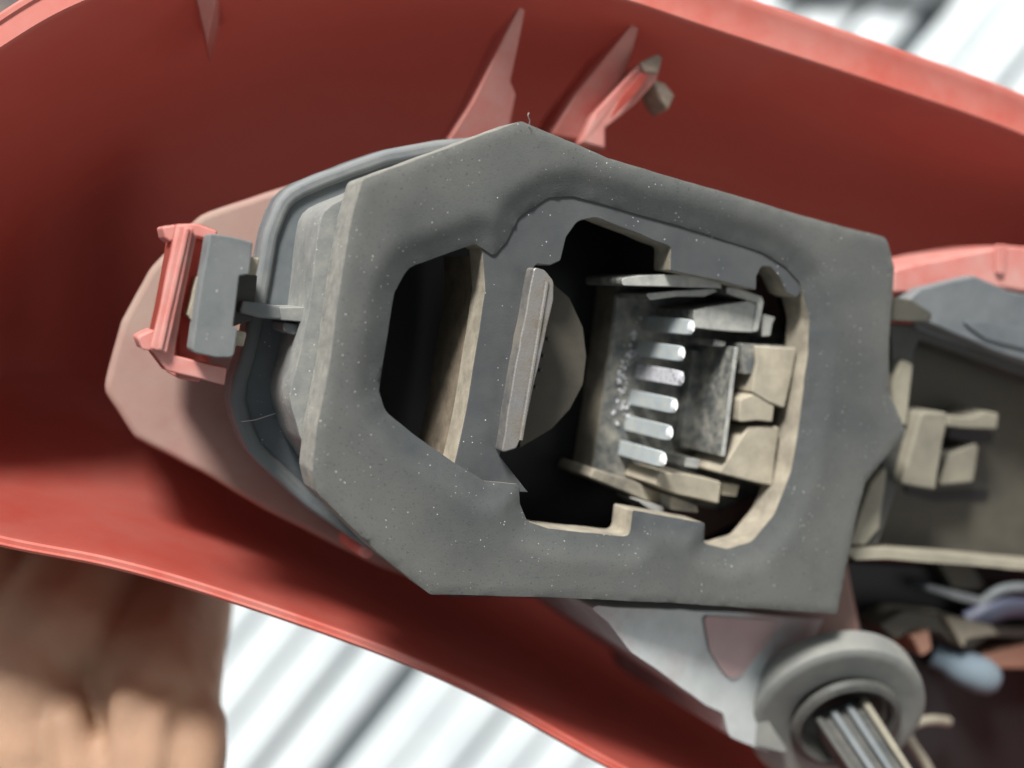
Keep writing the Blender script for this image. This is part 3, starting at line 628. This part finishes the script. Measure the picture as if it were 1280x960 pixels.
# ------------------------------------------------------------------ the hand that carries the lamp
def hand():
    tmp = bmesh.new(); bmesh.ops.create_icosphere(tmp, subdivisions=2, radius=1.0)
    tmp.verts.ensure_lookup_table(); sv = [v.co.copy() for v in tmp.verts]; sf = [[v.index for v in f.verts] for f in tmp.faces]; tmp.free()
    V = []; FC = []
    def ball(c, r):
        k = len(V); c = Vector(c)
        V.extend((c+q*r)*S for q in sv); FC.extend([a+k for a in f] for f in sf)
    def chain(pts, n=10):
        P = [Vector(p[:3]) for p in pts]
        for i in range(len(pts)-1):
            for j in range(n):
                t = j/n; ball(P[i].lerp(P[i+1], t), pts[i][3]*(1-t)+pts[i+1][3]*t)
        ball(P[-1], pts[-1][3])
    # palm: metacarpal fans from the wrist; the hand lies palm-up under the tray, fingers away from the wrist
    fz = lambda x, r: -(629+0.2*x)-r-4            # height of a finger lying against the tray's underside
    wr = (-800, -1330, -400)
    bases = [(-556, -330, fz(-556, 84)), (-700, -270, fz(-700, 86)), (-855, -275, fz(-855, 86)), (-1000, -340, fz(-1000, 84))]   # little, ring, middle, index
    for b in bases:
        chain([(*wr, 150), (wr[0]*0.5+b[0]*0.5, wr[1]*0.5+b[1]*0.5-60, -352, 118), (b[0], b[1]-125, -360, 108), (*b, 84)], 12)
    chain([(-640, -1250, -400, 150), (-550, -950, -345, 125), (-545, -700, -340, 118), (-545, -470, -345, 106), (-556, -330, bases[0][2], 84)], 14)    # edge of the palm on the little finger's side
    chain([(-930, -1250, -400, 150), (-1010, -980, -340, 130), (-1080, -760, -340, 90)], 12)                           # ball of the thumb
    chain([(-800, -1250, -420, 165), (-830, -1600, -480, 170), (-870, -2300, -600, 210), (-900, -2900, -640, 240)], 16) # wrist and forearm
    # fingers lie along the underside of the tray
    for b, ln, r, dx in ((bases[0], (240, 150, 120), 68, 30), (bases[1], (320, 200, 150), 76, 15), (bases[2], (350, 225, 160), 80, 0), (bases[3], (310, 190, 150), 78, -25)):
        x, y, z = b
        chain([(x, y, z, r+8), (x+dx, y+ln[0], fz(x+dx, r)-4, r), (x+dx*1.6, y+ln[0]+ln[1], fz(x+dx*1.6, r*0.93)-4, r*0.93), (x+dx*2, y+ln[0]+ln[1]+ln[2], fz(x+dx*2, r*0.8)-4, r*0.80)], 9)
    # thumb closes on the outside of the tray's left end
    chain([(-1060, -800, -400, 92), (-1230, -560, -330, 84), (-1290, -380, -220, 78), (-1270, -260, -110, 66)], 10)
    # soft folds of skin at the heel of the hand
    for px, py, r, z, L, lean in ((-8, 842, 78, -180, 330, 0.12), (70, 890, 34, -187, 300, 0.24), (112, 935, 28, -198, 280, 0.20), (150, 870, 32, -191, 300, 0.08), (182, 890, 30, -192, 280, -0.04), (222, 915, 58, -208, 280, -0.08)):
        p = F.p(px, py, z)
        p.y -= r*0.75
        chain([(p.x-lean*30, p.y+r*0.5, z-r-34, r*0.85), (p.x, p.y, z-r-8, r), (p.x+lean*60, p.y-60, z-r, r), (p.x+lean*L, p.y-L, z-r*1.05, r*1.05)], 10)
    me = bpy.data.meshes.new('tmp'); me.from_pydata([tuple(v) for v in V], [], FC); me.update()
    o = bpy.data.objects.new('tmp', me); C.objects.link(o)
    rm = o.modifiers.new('r', 'REMESH'); rm.mode = 'VOXEL'; rm.voxel_size = 9.5*S
    sm = o.modifiers.new('s', 'SMOOTH'); sm.factor = 0.5; sm.iterations = 8
    dg = bpy.context.evaluated_depsgraph_get(); ev = o.evaluated_get(dg)
    me2 = bpy.data.meshes.new_from_object(ev); me2.name = 'hand'
    bpy.data.objects.remove(o); me2.materials.clear()
    cos = [v.co.copy() for v in me2.vertices]; nrs = [v.normal.copy() for v in me2.vertices]; flat = []
    for c_, n_ in zip(cos, nrs):
        q = c_/S
        a = noise.fractal(Vector((q.x*0.012, q.y*0.006, q.z*0.01)), 0.9, 2.0, 3)
        flat.extend(c_ + n_*(a*2.2*S))
    me2.vertices.foreach_set('co', flat); me2.update()
    h = link('hand', me2, 'skin', None, smooth=False)
    for p in me2.polygons: p.use_smooth = True
    return tag(h, 'bare hand with wrinkled skin holding the red housing from below', 'hand')
hand()

# ------------------------------------------------------------------ things lying on the slats
def crumple(name, px, size, m, seed, label, cat, hgt=120):
    bm = bmesh.new(); n = 26; g = {}
    c = F.p(*px, ZF)
    for i in range(n+1):
        for j in range(n+1):
            a = (i/n-0.5)*2; b = (j/n-0.5)*2
            rr = 1+0.28*noise.noise(Vector((a*1.7, b*1.7, seed)))
            z = 26 + hgt*max(0, 1-max(abs(a), abs(b))**3)*(0.35+abs(noise.fractal(Vector((a*1.6, b*1.6, seed+3)), 0.8, 2, 4)))
            g[i, j] = bm.verts.new(Vector((c.x+a*rr*size[0], c.y+b*rr*size[1], ZF+z))*S)
    lo = {}
    for i in range(n+1):
        for j in range(n+1):
            if i in (0, n) or j in (0, n): lo[i, j] = bm.verts.new(g[i, j].co-Vector((0, 0, 22*S)))
    for i in range(n):
        for j in range(n): bm.faces.new((g[i, j], g[i+1, j], g[i+1, j+1], g[i, j+1]))
    for i in range(n):
        for j in (0, n):
            bm.faces.new((g[i, j], g[i+1, j], lo[i+1, j], lo[i, j])); bm.faces.new((g[j, i], g[j, i+1], lo[j, i+1], lo[j, i]))
    o = from_bm(name, bm, m); tag(o, label, cat); return o
crumple('smudge', (1085, -62), (330, 190), 'smudge', 3.0, 'grey patch for dirt smudges on the white slats', 'smudge')  # crumpled sheet put in for grey dirt smudges on the slats
crumple('cardboard_scrap', (-40, -30), (330, 260), 'card', 8.0, 'dark brown cardboard scrap on the white slats', 'cardboard', 60)
